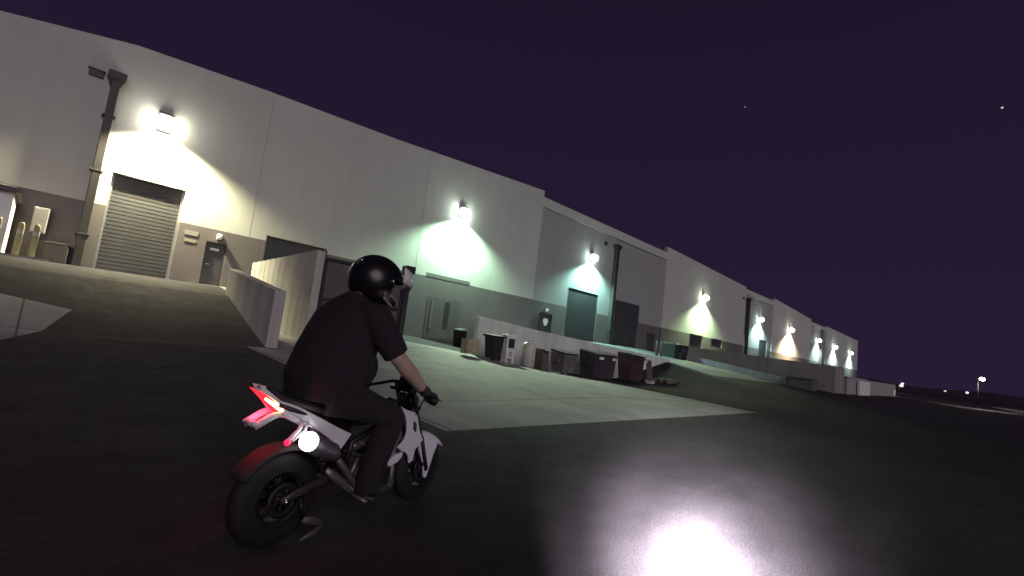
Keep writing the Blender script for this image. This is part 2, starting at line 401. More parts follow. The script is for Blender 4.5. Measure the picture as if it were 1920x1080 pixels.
# downspouts with their collector heads and overflow scuppers
for x, z0, z1, w_, yo in ((1.15, 2.26, 9.75, .13, 0), (38.3, 2.1, 11.25, .22, .16), (73.75, 1.6, 11.45, .24, 0), (118.9, 1.2, 11.3, .2, .16)):
    y = WY + yo
    b = MB().box(x-w_, x+w_, y-.36, y-.004, z0, z1-.02)
    for zz in (z0+1.2, (z0+z1)/2, z1-1.5): b.box(x-w_-.08, x+w_+.08, y-.37, y-.002, zz, zz+.06)
    ds = b.build('downspout', M_BRONZE, wh, bevel=.012)
    hw = w_*2.0
    MB().hexa([(x-hw*.6,y-.3,z1-.2),(x+hw*.6,y-.3,z1-.2),(x+hw*.6,y-.003,z1-.2),(x-hw*.6,y-.003,z1-.2)],
              [(x-hw,y-.38,z1+.1),(x+hw,y-.38,z1+.1),(x+hw,y-.003,z1+.1),(x-hw,y-.003,z1+.1)]).box(x-hw-.03, x+hw+.03, y-.41, y-.002, z1+.1, z1+.36).build('collector_head', M_BRONZE, ds)
    if x < 100:
        k = MB(); xs_ = x - (.62 if x < 10 else 1.75)
        k.box(xs_-.22, xs_+.22, y-.09, y-.002, z1-.02, z1+.22); k.box(xs_-.26, xs_+.26, y-.13, y-.002, z1+.22, z1+.26)
        k.build('overflow_scupper', M_BRONZE, wh)

# wall lamps
LAMPS = [(2.95, 8.75, (1.0, .93, .58), 760, 13), (19.35, 9.45, (.60, 1.0, .69), 640, 7), (34.5, 9.6, (.46, .98, .80), 480, 7), (58.2, 9.55, (.68, 1.0, .52), 900, 7), (79.5, 9.35, (.60, 1.0, .86), 560, 14),
         (95.2, 9.3, (1.0, .86, .50), 2600, 14), (116.0, 9.2, (.68, 1.0, .90), 620, 14), (130.5, 8.95, (.68, 1.0, .90), 700, 14), (148.8, 8.8, (.68, 1.0, .90), 620, 14)]
LBL = ['warm glaring wall lamp high above the first pale roll-up door', 'green white wall lamp on the pale wall left of the first grey panel',
       'blue green wall lamp above the pair of dock doors beside the downspout', 'yellow green wall lamp on the second pale panel',
       'small cool wall lamp just right of the third downspout', 'yellow flood of a wall lamp, widest far pool above the yard wall',
       'first of the three small far wall lamps, beside the thin downspout', 'middle of the three small far wall lamps', 'last wall lamp by the far end of the warehouse']
hous = None
for i, (x, z, c, pw, tilt) in enumerate(LAMPS):
    yo = .16 if any(s[0] < x < s[1] and s[4] for s in SECT) else 0
    y = WY + yo; s = 1.35 if i < 3 else (1.5 if i < 5 else 1.6)
    t = thing('wall_lamp', LBL[i], 'wall lamp', (x, y, z), 'wall lamps along the warehouse')
    h = MB().prism([(0,.3*s),(-.24*s,.3*s),(-.3*s,.25*s),(-.3*s,.225*s),(-.06*s,.225*s),(-.06*s,-.25*s),(0,-.25*s)], x-.2*s, x+.2*s, 'yz')
    h.v = [(p[0], p[1]+y-.003, p[2]+z) for p in h.v]
    h.build('lamp_housing', M_BRONZE, t, bevel=.015)
    MB().ball((x, y-.29*s, z-.02*s), .3*s, 12, 0, (1.05, .72, .72)).build('lamp_lens', glow('lens_%d' % i, [.5+.5*k for k in c], 45), t)
    L = bpy.data.lights.new('wall_lamp_beam', 'SPOT'); L.energy = pw*14; L.color = c
    L.spot_size = R(142); L.spot_blend = .55; L.shadow_soft_size = .12
    lo = bpy.data.objects.new('wall_lamp_beam', L); COL.objects.link(lo); lo.parent = t
    lo.location = (0, -.62, -.36*s); lo.rotation_euler = (R(tilt), 0, 0)
    if i in (1, 2, 3):  # added fill spots, aimed to brighten the aprons and bins
        L = bpy.data.lights.new('apron_fill_spot', 'SPOT'); L.energy = (0, 17000, 7000, 7500)[i]; L.color = (c[0]*.6+.36, c[1], c[2]*.85+.08)
        L.spot_size = R((0, 38, 32, 30)[i]); L.spot_blend = 1; L.shadow_soft_size = .12
        lo = bpy.data.objects.new('apron_fill_spot', L); COL.objects.link(lo); lo.parent = t
        lo.location = (0, -.75, -.36*s); lo.rotation_euler = (Vector(((0,0,0), (13.4,13.0,.4), (31,16,1), (39,16,1))[i])-Vector((x, y-.75, z-.36*s))).to_track_quat('-Z', 'Y').to_euler()
# small dome lamps over the service doors
for x, lab in ((5.74, 'small white dome lamp above the dark door near the first roll-up door'), (29.2, 'small white dome lamp above the service door near the ramp wall')):
    y = WY + (.16 if x > 27.3 else 0); z = 4.5 if x < 10 else 4.2
    t = thing('door_lamp', lab, 'lamp', (x, y, z), 'door lamps')
    MB().box(x-.1, x+.1, y-.06, y-.002, z-.14, z+.14).build('lamp_base', M_CAB, t, bevel=.01)
    MB().ball((x, y-.13, z), .12, 10, 0, (1, .8, 1.15)).build('lamp_globe', mat('globe', (.85,.85,.82), .25), t)
# notices, cabinet and box on the wall
for z, h, w_, lab in ((4.42, .2, .26, 'wider pale notice plate on the wall between roll-up door and dark door'), (4.08, .13, .22, 'narrow lower notice plate on the wall under the wider one')):
    tag(MB().box(4.66-w_, 4.66+w_, WY-.02, WY-.003, z-h/2, z+h/2).build('notice_plate', M_SIGN), lab, 'sign', 'notice plates')
t = thing('utility_cabinet', 'pale grey utility cabinet hung on the dark band near the bollards', 'cabinet', (-.05, 24.9, 3.25))
MB().box(-.28, .14, 24.7, 24.995, 3.25, 4.18).build('cabinet_body', M_CAB, t, bevel=.015)
MB().box(-.25, .11, 24.685, 24.699, 3.3, 4.13).build('cabinet_door', M_CAB, t, bevel=.004)
MB().tube([(-.07, 24.85, 3.25), (-.07, 24.85, 2.3)], .05).build('conduit', M_BAND, t)
t = thing('meter_box', 'low grey meter box on the ground beside the first downspout', 'utility box', (.5, 24.7, 2.2))
MB().box(.22, .86, 24.45, 24.99, 2.2, 2.92).build('box_body', M_PATCH, t, bevel=.02)
MB().box(.19, .89, 24.4, 24.992, 2.92, 2.98).build('box_lid', M_BAND, t, bevel=.01)
# shed at the left edge
t = thing('storage_shed', 'white storage shed with overhanging roof at the left edge', 'shed', (-2.8, 22.6, 2.1))
MB().box(-4.9, -.74, 21.9, 24.6, 2.05, 4.15).build('shed_wall', M_SHED, t, bevel=.01)
MB().hexa([(-5.1,21.7,4.15),(-.6,21.7,4.15),(-.6,24.8,4.15),(-5.1,24.8,4.15)],[(-5.1,21.7,4.3),(-.6,21.7,4.3),(-1.2,24.8,4.75),(-5.1,24.8,4.75)]).build('shed_roof', M_BAND, t)
MB().box(-2.2, -1.3, 21.86, 21.899, 2.1, 4.0).build('shed_door', M_CAB, t)
tag(MB().box(-5.4, .35, 21.2, 23.0, 1.9, 2.19).build('shed_slab', M_CONC), 'low pale slab under the white shed', 'slab', kind='structure')
for x, y, lab in ((-.92, 21.35, 'worn bollard against the white shed, nearest the photo edge'), (-.43, 21.85, 'worn bollard between the shed and the taller looking bollard'), (-.07, 21.75, 'worn bollard in front of the pale utility cabinet')):
    z = 2.17 if y < 23 else 2.2
    t = thing('bollard', lab, 'bollard', (x, y, z), 'bollards by the shed')
    MB().lathe([(.001,-.2),(.08,-.2),(.08,1.0),(.07,1.06),(.04,1.1),(.001,1.11)], (x, y, z), 'z', 20).build('post', M_YEL, t)
    MB().lathe([(.083,.72),(.083,.86)], (x, y, z), 'z', 20).build('stripe', M_CAB, t)

# ------------------------------------------------------------------ enclosure, ramp walls
w = MB(); prof = [(13.45,1.97),(15.6,2.27),(18.0,2.66)]
w.prism([(13.45,.1),(13.45,1.97),(18.0,2.66),(18.0,.1)], 4.6, 4.9, 'yz')
tag(w.build('ramp_guard_wall', M_TILT, bevel=.02), 'low pale concrete wall with sloping top left of the gated enclosure', 'wall')
en = thing('trash_enclosure', 'tall concrete trash enclosure with dark steel gates behind the rider', 'enclosure', (8.5, 18, .6))
sw = MB()
for k in range(12):
    y0, y1 = 15.5 + k*.53, 15.5 + (k+1)*.53
    sw.box(6.4, 6.66, y0+.02, y1-.02, .1, 3.56-.02*k)
    if k < 11: sw.box(6.425, 6.64, y1-.02, y1+.02, .1, 3.54-.02*k)
sw.build('side_wall', M_TILT, en)
MB().box(10.3, 10.56, 16.4, 21.8, .3, 3.4).build('side_wall', M_TILT, en)
MB().box(6.67, 10.29, 21.5, 21.76, .3, 3.3).build('rear_wall', M_TILT, en)
for a, b_ in ((6.92, 8.42), (8.48, 10.05)):
    gt = MB(); n = 14
    for k in range(n):
        xa = a + (b_-a)*k/n; xb = a + (b_-a)*(k+1)/n
        gt.box(xa, xb-.03, 16.03, 16.06, .72, 3.42); gt.box(xb-.03, xb, 16.045, 16.06, .72, 3.42)
    gl = gt.build('gate_leaf', M_GATE, en)
    fr = MB(); fr.box(a-.02, a+.06, 15.96, 16.029, .7, 3.46); fr.box(b_-.06, b_+.02, 15.96, 16.029, .7, 3.46)
    fr.box(a+.06, b_-.06, 15.96, 16.029, 3.36, 3.46); fr.box(a+.06, b_-.06, 15.96, 16.029, .7, .8); fr.box(a+.06, b_-.06, 15.97, 16.029, 2.0, 2.08)
    fr.build('gate_frame', M_GATEF, gl)
MB().box(6.68, 6.88, 15.9, 16.12, .3, 3.66).build('gate_post', M_GATEF, en, bevel=.01)
pp = MB().box(10.1, 10.3, 15.9, 16.15, .5, 3.5); pp.box(10.02, 10.42, 15.84, 16.2, 3.5, 3.78); pp.build('gate_post', M_GATEF, en, bevel=.01)
MB().box(8.36, 8.54, 15.92, 15.958, 1.7, 1.86).build('gate_latch', M_STEEL, en)

dr = MB(); top = [(12.4,2.19),(15.5,2.0),(19.5,1.82),(24.8,1.59),(28.5,1.42)]
dr.prism([(x, z) for x, z in top] + [(28.5,-.3),(12.4,-.3)], 14.0, 14.23)
tag(dr.build('dock_ramp_wall', mat('ramp_wall_paint', (.70,.76,.68), .8, var=.1, scale=.8, streak=.2, bump=.15, bscale=10), bevel=.015), 'pale sloping ramp wall behind the row of dumpsters', 'wall')
# far ramp walls
fw = MB().prism([(20.5,.4),(20.5,1.98),(18.2,1.9),(11.3,1.1),(11.3,-.4)], 43.7, 43.98, 'yz')
tag(fw.build('low_yard_wall', mat('yard_wall_paint', (.36,.39,.41), .85, var=.1, scale=.6, streak=.2)), 'low blue grey yard wall sloping down towards the road', 'wall')
fw = MB().prism([(22.5,.4),(22.5,3.05),(20.4,3.0),(9.3,2.56),(9.3,-.4)], 49.6, 51.8, 'yz')
fw.box(51.8, 53.4, 9.3, 9.7, -.3, 2.5)
tag(fw.build('tall_yard_wall', mat('yard_wall_tan', (.30,.285,.25), .85, var=.12, scale=.6, streak=.2)), 'tall tan yard wall below the warm far lamp', 'wall')
tg = thing('power_cabinet', 'dark square cabinet at the low end of the yard wall', 'cabinet', (43.8, 10.3, 0))
MB().box(42.9, 44.4, 9.5, 11.28, -.1, 1.2).build('cabinet_body', M_PATCH, tg, bevel=.03); MB().box(42.8, 44.5, 9.42, 11.29, 1.2, 1.28).build('cabinet_top', M_BAND, tg)
MB().box(42.88, 42.899, 9.7, 11.1, .1, 1.1).build('cabinet_door', M_BAND, tg)
fl = MB(); fl.box(54.2, 88.0, 9.2, 9.45, -.2, 1.78); fl.box(54.1, 65, 9.12, 9.5, 1.78, 1.88)
tag(fl.build('boundary_wall', mat('boundary_paint', (.36,.345,.33), .85, var=.1, streak=.2)), 'long low pale boundary wall beyond the yard', 'wall')
tag(MB().prism([(58.6,.1),(58.6,1.62),(64.6,1.6),(64.6,.1)], 8.9, 9.1).build('pale_panel', M_SHED), 'bright pale panel leaning on the boundary wall', 'panel')

# ------------------------------------------------------------------ dumpsters and clutter
def dumpster(x0, x1, y0, y1, h, m, lab, lidm, wheels=False, tilt=0.0):
    z = min(gz(x0, y0), gz(x1, y0)) + .02; zt = z
    t = thing('dumpster', lab, 'dumpster', ((x0+x1)/2, (y0+y1)/2, z), 'dumpsters along the ramp wall')
    b = MB(); e = .1
    b.hexa([(x0+e,y0+e,z+.1),(x1-e,y0+e,z+.1),(x1-e,y1-e,z+.1),(x0+e,y1-e,z+.1)], [(x0,y0,z+h-.12),(x1,y0,z+h-.12),(x1,y1,z+h),(x0,y1,z+h)])
    nr = 5
    for k in range(nr):
        xx = x0+.1+(x1-x0-.26)*k/(nr-1); b.hexa([(xx,y0+e-.05,z+.14),(xx+.06,y0+e-.05,z+.14),(xx+.06,y0+e,z+.14),(xx,y0+e,z+.14)], [(xx,y0-.05,z+h-.2),(xx+.06,y0-.05,z+h-.2),(xx+.06,y0,z+h-.2),(xx,y0,z+h-.2)])
    b.box(x0-.03, x1+.03, y0-.06, y0+.02, z+h-.22, z+h-.14)
    b.build('bin_body', m, t, bevel=.02)
    n = 2
    for k in range(n):
        a = x0+(x1-x0)*k/n+.01; c = x0+(x1-x0)*(k+1)/n-.01
        MB().hexa([(a,y0-.05,z+h-.115),(c,y0-.05,z+h-.115),(c,y1,z+h+.005),(a,y1,z+h+.005)], [(a,y0-.05,z+h-.06),(c,y0-.05,z+h-.06),(c,y1,z+h+.06),(a,y1,z+h+.06)]).build('lid', lidm, t, bevel=.015)
    for sx in (x0-.1, x1):
        MB().box(sx+.002, sx+.098, y0+.2, y1-.2, z+h*.55, z+h*.7).build('lift_pocket', m, t)
    for xx in (x0+.25, x1-.25):
        MB().lathe([(.001,-.03),(.1,-.03),(.1,.03),(.001,.03)], (xx, y0+.2, z+.1), 'y', 18).build('caster', M_BLACKP, t)
    return t
dumpster(15.75, 16.65, 12.3, 13.1, 0.98, M_DUMP1, 'grey steel dumpster, first of the three beside the beige tank', M_BLACKP)
dumpster(17.8, 19.55, 12.2, 13.1, 1.3, M_DUMP2, 'largest charcoal dumpster with pale plates for lid highlights, in the middle of the three', M_LIDG)
d3 = dumpster(20.75, 21.95, 12.1, 12.95, 1.36, M_DUMP3, 'dark maroon dumpster at the road end of the row', M_BLACKP)
dm = [o for o in COL.objects if o.name.startswith('dumpster')][1]
for x, w_ in ((18.2, .34), (19.2, .24)):
    MB().box(x-w_/2, x+w_/2, 12.12, 12.138, dm.location.z+.96, dm.location.z+1.07).build('highlight_plate', M_PAPER, dm)  # white plates put on as the highlights near the lid
t = thing('wooden_crate', 'pale slatted wooden crate leaning by the end of the ramp wall', 'crate', (10.85, 12.5, .8))
for k in range(5):
    MB().box(10.58+k*.11, 10.675+k*.11, 12.4, 12.43, .86, 1.3).build('slat', M_WOOD, t)
b = MB(); b.box(10.56, 11.13, 12.431, 12.47, .92, 1.0); b.box(10.56, 11.13, 12.431, 12.47, 1.16, 1.24); b.box(10.6, 11.1, 12.47, 12.75, .78, 1.28); b.build('crate_frame', M_WOOD, t)
t = thing('wheelie_bin', 'black wheelie bin with wide lid in front of the pale ramp wall', 'bin', (12.0, 12.5, .66))
MB().hexa([(11.8,12.35,.7),(12.15,12.35,.7),(12.15,12.8,.7),(11.8,12.8,.7)], [(11.72,12.28,1.45),(12.18,12.28,1.45),(12.18,12.85,1.45),(11.72,12.85,1.45)]).build('bin_body', M_BLACKP, t, bevel=.02)
MB().hexa([(11.66,12.2,1.45),(12.24,12.2,1.45),(12.24,12.9,1.45),(11.66,12.9,1.45)], [(11.7,12.22,1.5),(12.2,12.22,1.5),(12.2,12.88,1.55),(11.7,12.88,1.55)]).build('lid', M_BLACKP, t, bevel=.015)
for xx in (11.85, 12.1): MB().lathe([(.001,-.03),(.1,-.03),(.1,.03),(.001,.03)], (xx, 12.4, .72), 'y', 18).build('wheel', M_BLACKP, t)
t = thing('discarded_cooler', 'white appliance with dark square front panel on small feet', 'appliance', (12.55, 12.4, .6))
MB().box(12.36, 12.8, 12.3, 12.6, .74, 1.6).build('cabinet', M_WHITE, t, bevel=.02)
MB().box(12.43, 12.73, 12.285, 12.299, 1.12, 1.46).build('front_panel', M_GATEF, t)
MB().box(12.5, 12.66, 12.287, 12.299, .82, 1.0).build('control_strip', M_CAB, t)
for xx in (12.37, 12.71):
    for yy in (12.31, 12.51): MB().box(xx, xx+.08, yy, yy+.08, .55, .74).build('foot', M_WHITE, t)
t = thing('water_tank', 'upright beige cylindrical tank between the appliance and the dumpsters', 'tank', (13.9, 12.6, .5))
MB().lathe([(.001,0),(.24,0),(.24,.08),(.255,.1),(.255,.84),(.22,.92),(.09,.96),(.001,.96)], (13.9, 12.6, .46), 'z', 28).build('tank_shell', M_BEIGE, t)
for xx in (13.82, 13.98): MB().tube([(xx,12.6,1.39),(xx,12.6,1.5)], .025).build('pipe_stub', M_STEEL, t)
MB().box(13.82, 13.98, 12.335, 12.36, .62, .76).build('access_cover', M_CAB, t)
t = thing('cardboard_box', 'brown box wedged between the beige tank and the grey dumpster', 'box', (14.75, 12.7, .4))
MB().box(14.55, 14.95, 12.45, 12.95, .38, 1.22).build('box_body', M_BROWN, t, bevel=.01)
MB().hexa([(14.55,12.25,1.15),(14.95,12.25,1.15),(14.95,12.45,1.222),(14.55,12.45,1.222)],[(14.55,12.25,1.16),(14.95,12.25,1.16),(14.95,12.45,1.235),(14.55,12.45,1.235)]).build('flap', M_BROWN, t)
t = thing('trash_can', 'round black trash can standing against the dark wall', 'trash can', (18.6, 22.6, .7))
zt = gz(18.6, 22.6)+.02
MB().lathe([(.001,0),(.34,0),(.42,.95),(.45,.95),(.45,1.02),(.3,1.12),(.001,1.15)], (18.6, 22.6, zt), 'z', 24).build('can_body', M_BLACKP, t)
MB().lathe([(.43,.6),(.45,.6),(.45,.64),(.43,.64)], (18.6, 22.6, zt), 'z', 24).build('rim_band', M_GATEF, t)
# small pile of cardboard posts beside the last dumpster
for k, (x, y, h) in enumerate(((22.5, 12.0, 1.15), (22.85, 12.25, .95))):
    z = gz(x, y); t = thing('timber_post', ['taller reddish timber post leaning by the maroon dumpster', 'shorter reddish timber post just past the maroon dumpster'][k], 'post', (x, y, z), 'timber posts')
    MB().hexa([(x-.08,y-.08,z),(x+.08,y-.08,z),(x+.08,y+.08,z),(x-.08,y+.08,z)], [(x-.12,y+.05,z+h),(x+.04,y+.05,z+h),(x+.04,y+.21,z+h),(x-.12,y+.21,z+h)]).build('post', M_CARD, t)
    MB().box(x-.16, x+.16, y-.16, y+.16, z+.002, z+.12).build('post_base', M_CAB, t, bevel=.02)
t = thing('scrap_pallet', 'flat dark pallet lying on the asphalt past the posts', 'pallet', (23.6, 11.8, .1))
for k in range(5): MB().box(23.1+k*.24, 23.28+k*.24, 11.3, 12.2, gz(23.5,11.8)+.14, gz(23.5,11.8)+.17).build('slat', M_BROWN, t)
b = MB()
for y in (11.35, 11.7, 12.05): b.box(23.1, 24.24, y, y+.1, gz(23.5,11.8)-.02, gz(23.5,11.8)+.138)
b.build('stringer', M_BROWN, t)
# black compactor bin by the building
t = thing('compactor_bin', 'black compactor bin with blue stripe below the yellow green lamp', 'bin', (41.9, 20, 1.4))
MB().hexa([(40.4,19.5,1.3),(42.8,19.5,1.3),(42.8,20.5,1.3),(40.4,20.5,1.3)], [(40.3,19.4,2.85),(42.95,19.4,2.85),(42.95,20.6,2.85),(40.3,20.6,2.85)]).build('bin_body', M_BLACKP, t, bevel=.05)
MB().box(41.5, 42.1, 19.34, 19.398, 2.1, 2.6).build('side_panel', M_BLUE, t)
MB().box(41.2, 41.32, 19.34, 19.42, 1.5, 2.2).build('ladder_rail', M_STEEL, t)
MB().hexa([(40.3,19.38,2.86),(42.97,19.38,2.86),(42.97,20.6,2.86),(40.3,20.6,2.86)],[(40.35,19.45,2.92),(42.9,19.45,2.92),(42.9,20.55,3.0),(40.35,20.55,3.0)]).build('lid', M_GATEF, t)
for x, lab in ((36.8, 'steel guard post left of the two by the black bin'), (37.6, 'steel guard post touching the black bin')):
    z = gz(x, 19.3); t = thing('guard_post', lab, 'bollard', (x, 19.3, z), 'guard posts by the compactor')
    MB().lathe([(.001,-.2),(.11,-.2),(.11,1.2),(.06,1.27),(.001,1.28)], (x, 19.3, z), 'z', 18).build('post', M_PATCH, t)
    MB().box(x-.2, x+.2, 19.1, 19.5, z+.0, z+.05).build('base_plate', M_STEEL, t)

# ------------------------------------------------------------------ distance: hills, road strip, street lamps, stars
hl = MB(); random.seed(3); n = 70; pts = []
for i in range(n+1):
    a = R(-75 + 145*i/n); rr = 720
    h = 5 + 5*math.sin(i*.35)+3*math.sin(i*.9+1) + random.uniform(-1.2, 1.2)
    pts.append((rr*math.cos(a), rr*math.sin(a), h))
for i in range(n):
    a, b_ = pts[i], pts[i+1]
    hl.add([(a[0],a[1],-1),(b_[0],b_[1],-1),(b_[0]*1.03,b_[1]*1.03,b_[2]),(a[0]*1.03,a[1]*1.03,a[2]),(b_[0]*1.2,b_[1]*1.2,-1),(a[0]*1.2,a[1]*1.2,-1)], [(0,1,2,3),(3,2,4,5)])
tag(hl.build('hills', M_HILL), 'low dark rise along the horizon', 'hills', kind='structure')
def strip(name, pts, m, lab, z=.012):
    b = MB()
    for (x, ya, yb) in pts: b.v += [(x, ya, z), (x, yb, z)]
    for i in range(len(pts)-1): b.f.append((2*i, 2*i+2, 2*i+3, 2*i+1)); b.m.append(0); b.sm.append(False)
    return tag(b.build(name, m), lab, 'road', kind='structure')
strip('side_road', [(80,-20,-6.5),(92,-14,-3.6),(110,-8,-1.6),(135,-4,-.4)], M_KERB, 'strip of pale road lit at the right edge')
def street_lamp(x, y, h, z0, lab, st, arm, sz, beam=0, col=(1,.86,.8)):
    t = thing('street_lamp', lab, 'street lamp', (x, y, z0), 'distant street lamps')
    MB().loft([(x,y,z0),(x,y,z0+h)], [sz*.11, sz*.07], 8).build('pole', mat('pole_black', (.008,.007,.008), .8), t)
    MB().tube([(x,y,z0+h-.05),(x,y-arm*.4,z0+h+sz*.1),(x,y-arm*.8,z0+h)], sz*.09).build('lamp_arm', M_BRONZE, t)
    MB().ball((x, y-arm*.8, z0+h-sz*.35), sz*.62, 8, 0, (1, 1.0, .75)).build('lamp_head', glow('street_glow_%s' % st, col, st), t)
    if beam:
        L = bpy.data.lights.new('street_lamp_beam', 'SPOT'); L.energy = beam; L.color = col; L.spot_size = R(140); L.spot_blend = .5; L.shadow_soft_size = .3
        lo = bpy.data.objects.new('street_lamp_beam', L); COL.objects.link(lo); lo.parent = t; lo.location = (0, -arm*.8, h-sz)
street_lamp(85.1, .8, 3.9, .0, 'brightest street lamp at the right of the yard', 25, .5, .46, 1500)
street_lamp(155.7, 15.3, 2.6, .2, 'first small distant lamp past the boundary wall', 1.5, .4, .5)
street_lamp(163.3, 7.7, 2.2, .0, 'faint distant lamp between the boundary wall and the bright lamp', .7, .4, .42)
street_lamp(167.3, 3.8, 2.5, .0, 'small distant lamp just left of the brightest one', 1.6, .4, .5)
street_lamp(87.3, 8.75, 1.9, .0, 'low lamp at the end of the boundary wall', 1.0, .3, .4, 60)
# ------------------------------------------------------------------ camera
F, S_, VPX, VPY, HC = 900.0, 0.12, 1850.0, 748.0, 1.35
Xc = Vector(((VPX-960)/F, -(VPY-540)/F, -1)).normalized()
d2 = Vector((0, -((VPY - S_*(VPX-960))-540)/F, -1))
Up = Xc.cross(d2).normalized()
if Up.y < 0: Up = -Up
Yc = Up.cross(Xc)
M3 = Matrix((Xc, Yc, Up))           # world = M3 @ cam
cam = bpy.data.cameras.new('camera'); cam.sensor_width = 36; cam.lens = 36*F/1920; cam.clip_end = 5000; cam.clip_start = .05
co = bpy.data.objects.new('camera', cam); COL.objects.link(co)
co.matrix_world = Matrix.Translation((0, 0, HC)) @ M3.to_4x4()
scene.camera = co
def sky_dir(u, v): return (M3 @ Vector(((u-960)/F, -(v-540)/F, -1))).normalized()
for u, v, r_, st, lab in ((1397, 199, .9, .25, 'faint star high above the middle of the warehouse'), (1879, 200, 1.15, .7, 'brighter star near the right edge of the sky')):
    p = sky_dir(u, v)*900
    tag(MB().ball(p, r_, 6).build('star', glow('star_%d' % u, (.9,.85,1), st)), lab, 'star', 'stars')

# ------------------------------------------------------------------ motorcycle
BA = R(14); bike = thing('motorcycle', 'small white and black motorcycle with red tail light being ridden', 'motorcycle', (1.22, 3.0, 0.0), rz=BA)
M_TYRE = mat('tyre_rubber', (.008,.0065,.008), .75, var=.15, scale=20)
M_RIM = mat('rim_black', (.011,.010,.011), .5, metal=.2)
M_DISC = mat('disc_dark', (.022,.02,.022), .55, metal=.5)
M_PLW = mat('white_plastic', (.72,.71,.74), .4, var=.04, scale=8, coat=.3)
M_FRAME = mat('frame_black', (.014,.012,.014), .4, metal=.3)
M_ALU = mat('worn_aluminium', (.16,.15,.16), .42, metal=.6, var=.2, scale=12)
M_ENG = mat('engine_grey', (.04,.036,.04), .5, metal=.5, var=.3, scale=14)
M_CHROME = mat('polished_steel', (.7,.7,.72), .12, metal=1.0)
M_SEAT = mat('seat_vinyl', (.01,.009,.01), .6, bump=.2, bscale=60)
def P(name, mb, m, parent=None, bevel=0): return mb.build(name, m, parent or bike, bevel=bevel, local=True)
def wheel(c, r, w, rimr, disc):
    tw = MB(); pr = []
    for k in range(15):
        a = math.pi*k/14; pr.append((rimr + (r-rimr)*math.sin(a)**.65, -w/2*math.cos(a)))
    tw.lathe(pr, c, 'y', 56)
    wl = P('wheel', MB().lathe([(.012,-w*.55),(.035,-w*.55),(.035,w*.55),(.012,w*.55)], c, 'y', 24), M_DISC)
    P('tyre', tw, M_TYRE, wl)
    rm = MB().lathe([(rimr-.03,-w*.3),(rimr+.004,-w*.45),(rimr+.012,-w*.42),(rimr+.012,w*.42),(rimr+.004,w*.45),(rimr-.03,w*.3),(rimr-.03,-w*.3)], c, 'y', 48)
    for k in range(5):
        a = 2*math.pi*k/5+.3
        for dd in (-.13, .13):
            p0 = (c[0]+.03*math.cos(a), c[1], c[2]+.03*math.sin(a)); p1 = (c[0]+(rimr-.015)*math.cos(a+dd), c[1], c[2]+(rimr-.015)*math.sin(a+dd))
            rm.loft([p0, p1], [(.02,.012),(.014,.012)], 8)
    P('rim', rm, M_RIM, wl)
    ds = MB().lathe([(disc*.62,-w*.5-.012),(disc,-w*.5-.012),(disc,-w*.5-.016),(disc*.62,-w*.5-.016),(disc*.62,-w*.5-.012)], c, 'y', 40)
    for k in range(6):
        a = k*math.pi/3; ds.loft([(c[0]+.03*math.cos(a), c[1]-w*.5-.014, c[2]+.03*math.sin(a)), (c[0]+disc*.66*math.cos(a+.3), c[1]-w*.5-.014, c[2]+disc*.66*math.sin(a+.3))], [.008,.008], 6)
    P('brake_disc', ds, M_DISC, wl)
    return wl
wheel((0, 0, .276), .276, .145, .16, .1)
wheel((1.27, 0, .252), .252, .1, .165, .11)
# swingarm
sa = MB()
for s in (-1, 1):
    sa.loft([(-.03,s*.1,.276),(.08,s*.1,.3),(.25,s*.095,.345),(.42,s*.085,.39)], [(.014,.022),(.016,.03),(.017,.036),(.018,.04)], 12)
sa.loft([(.27,-.09,.36),(.27,.09,.36)], [.022,.022], 10)
P('swingarm', sa, M_ENG)
P('axle', MB().tube([(0,-.13,.276),(0,.13,.276)], .014).tube([(1.27,-.1,.252),(1.27,.1,.252)], .012), M_CHROME)
# frame
fr = MB()
for s in (-1, 1):
    fr.tube([(.97,s*.02,.8),(.85,s*.07,.72),(.6,s*.1,.63),(.44,s*.1,.56),(.42,s*.09,.36)], .019)
    fr.tube([(.96,s*.02,.72),(.84,s*.06,.52),(.76,s*.08,.34)], .016)
    fr.tube([(.44,s*.09,.56),(.15,s*.085,.74),(-.12,s*.07,.83)], .013)
    fr.tube([(.43,s*.09,.42),(.18,s*.085,.7)], .012)
fr.loft([(.985,0,.86),(.95,0,.68)], [.034,.034], 14)
P('frame', fr, M_FRAME)
# engine
eg = MB()
eg.loft([(.58,-.13,.34),(.58,.13,.34)], [(.13,.11),(.13,.11)], 22)
eg.box(.45,.62,-.1,.1,.3,.44)
for k in range(7):
    x = .66+.022*k; eg.box(x, x+.012, -.085, .085, .34+.006*k, .48+.006*k)
eg.box(.64,.84,-.06,.06,.37,.46)
P('engine', eg, M_ENG, bevel=.01)
cc = MB().lathe([(.001,-.03),(.07,-.03),(.082,-.015),(.085,0)], (.56,-.13,.34), 'y', 28)
for k in range(6): cc.ball((.56+.076*math.cos(k*1.047), -.155, .34+.076*math.sin(k*1.047)), .008, 6)
P('clutch_cover', cc, M_ALU)
cl2 = MB().lathe([(.001,-.035),(.03,-.035),(.034,0)], (.67,-.12,.47), 'y', 20)
P('carburettor', cl2.loft([(.5,-.02,.52),(.62,-.02,.5)], [.035,.03], 14), M_ALU)
# exhaust
P('exhaust_pipe', MB().tube([(.84,-.04,.42),(.9,-.07,.33),(.84,-.13,.22),(.68,-.15,.2),(.5,-.15,.26),(.38,-.15,.4),(.27,-.15,.52)], .022, 12), M_ALU)
mf = MB().loft([(.3,-.15,.5),(.25,-.15,.535),(.08,-.155,.61)], [.03,.055,.06], 22)
mu = P('muffler', mf, M_ALU)
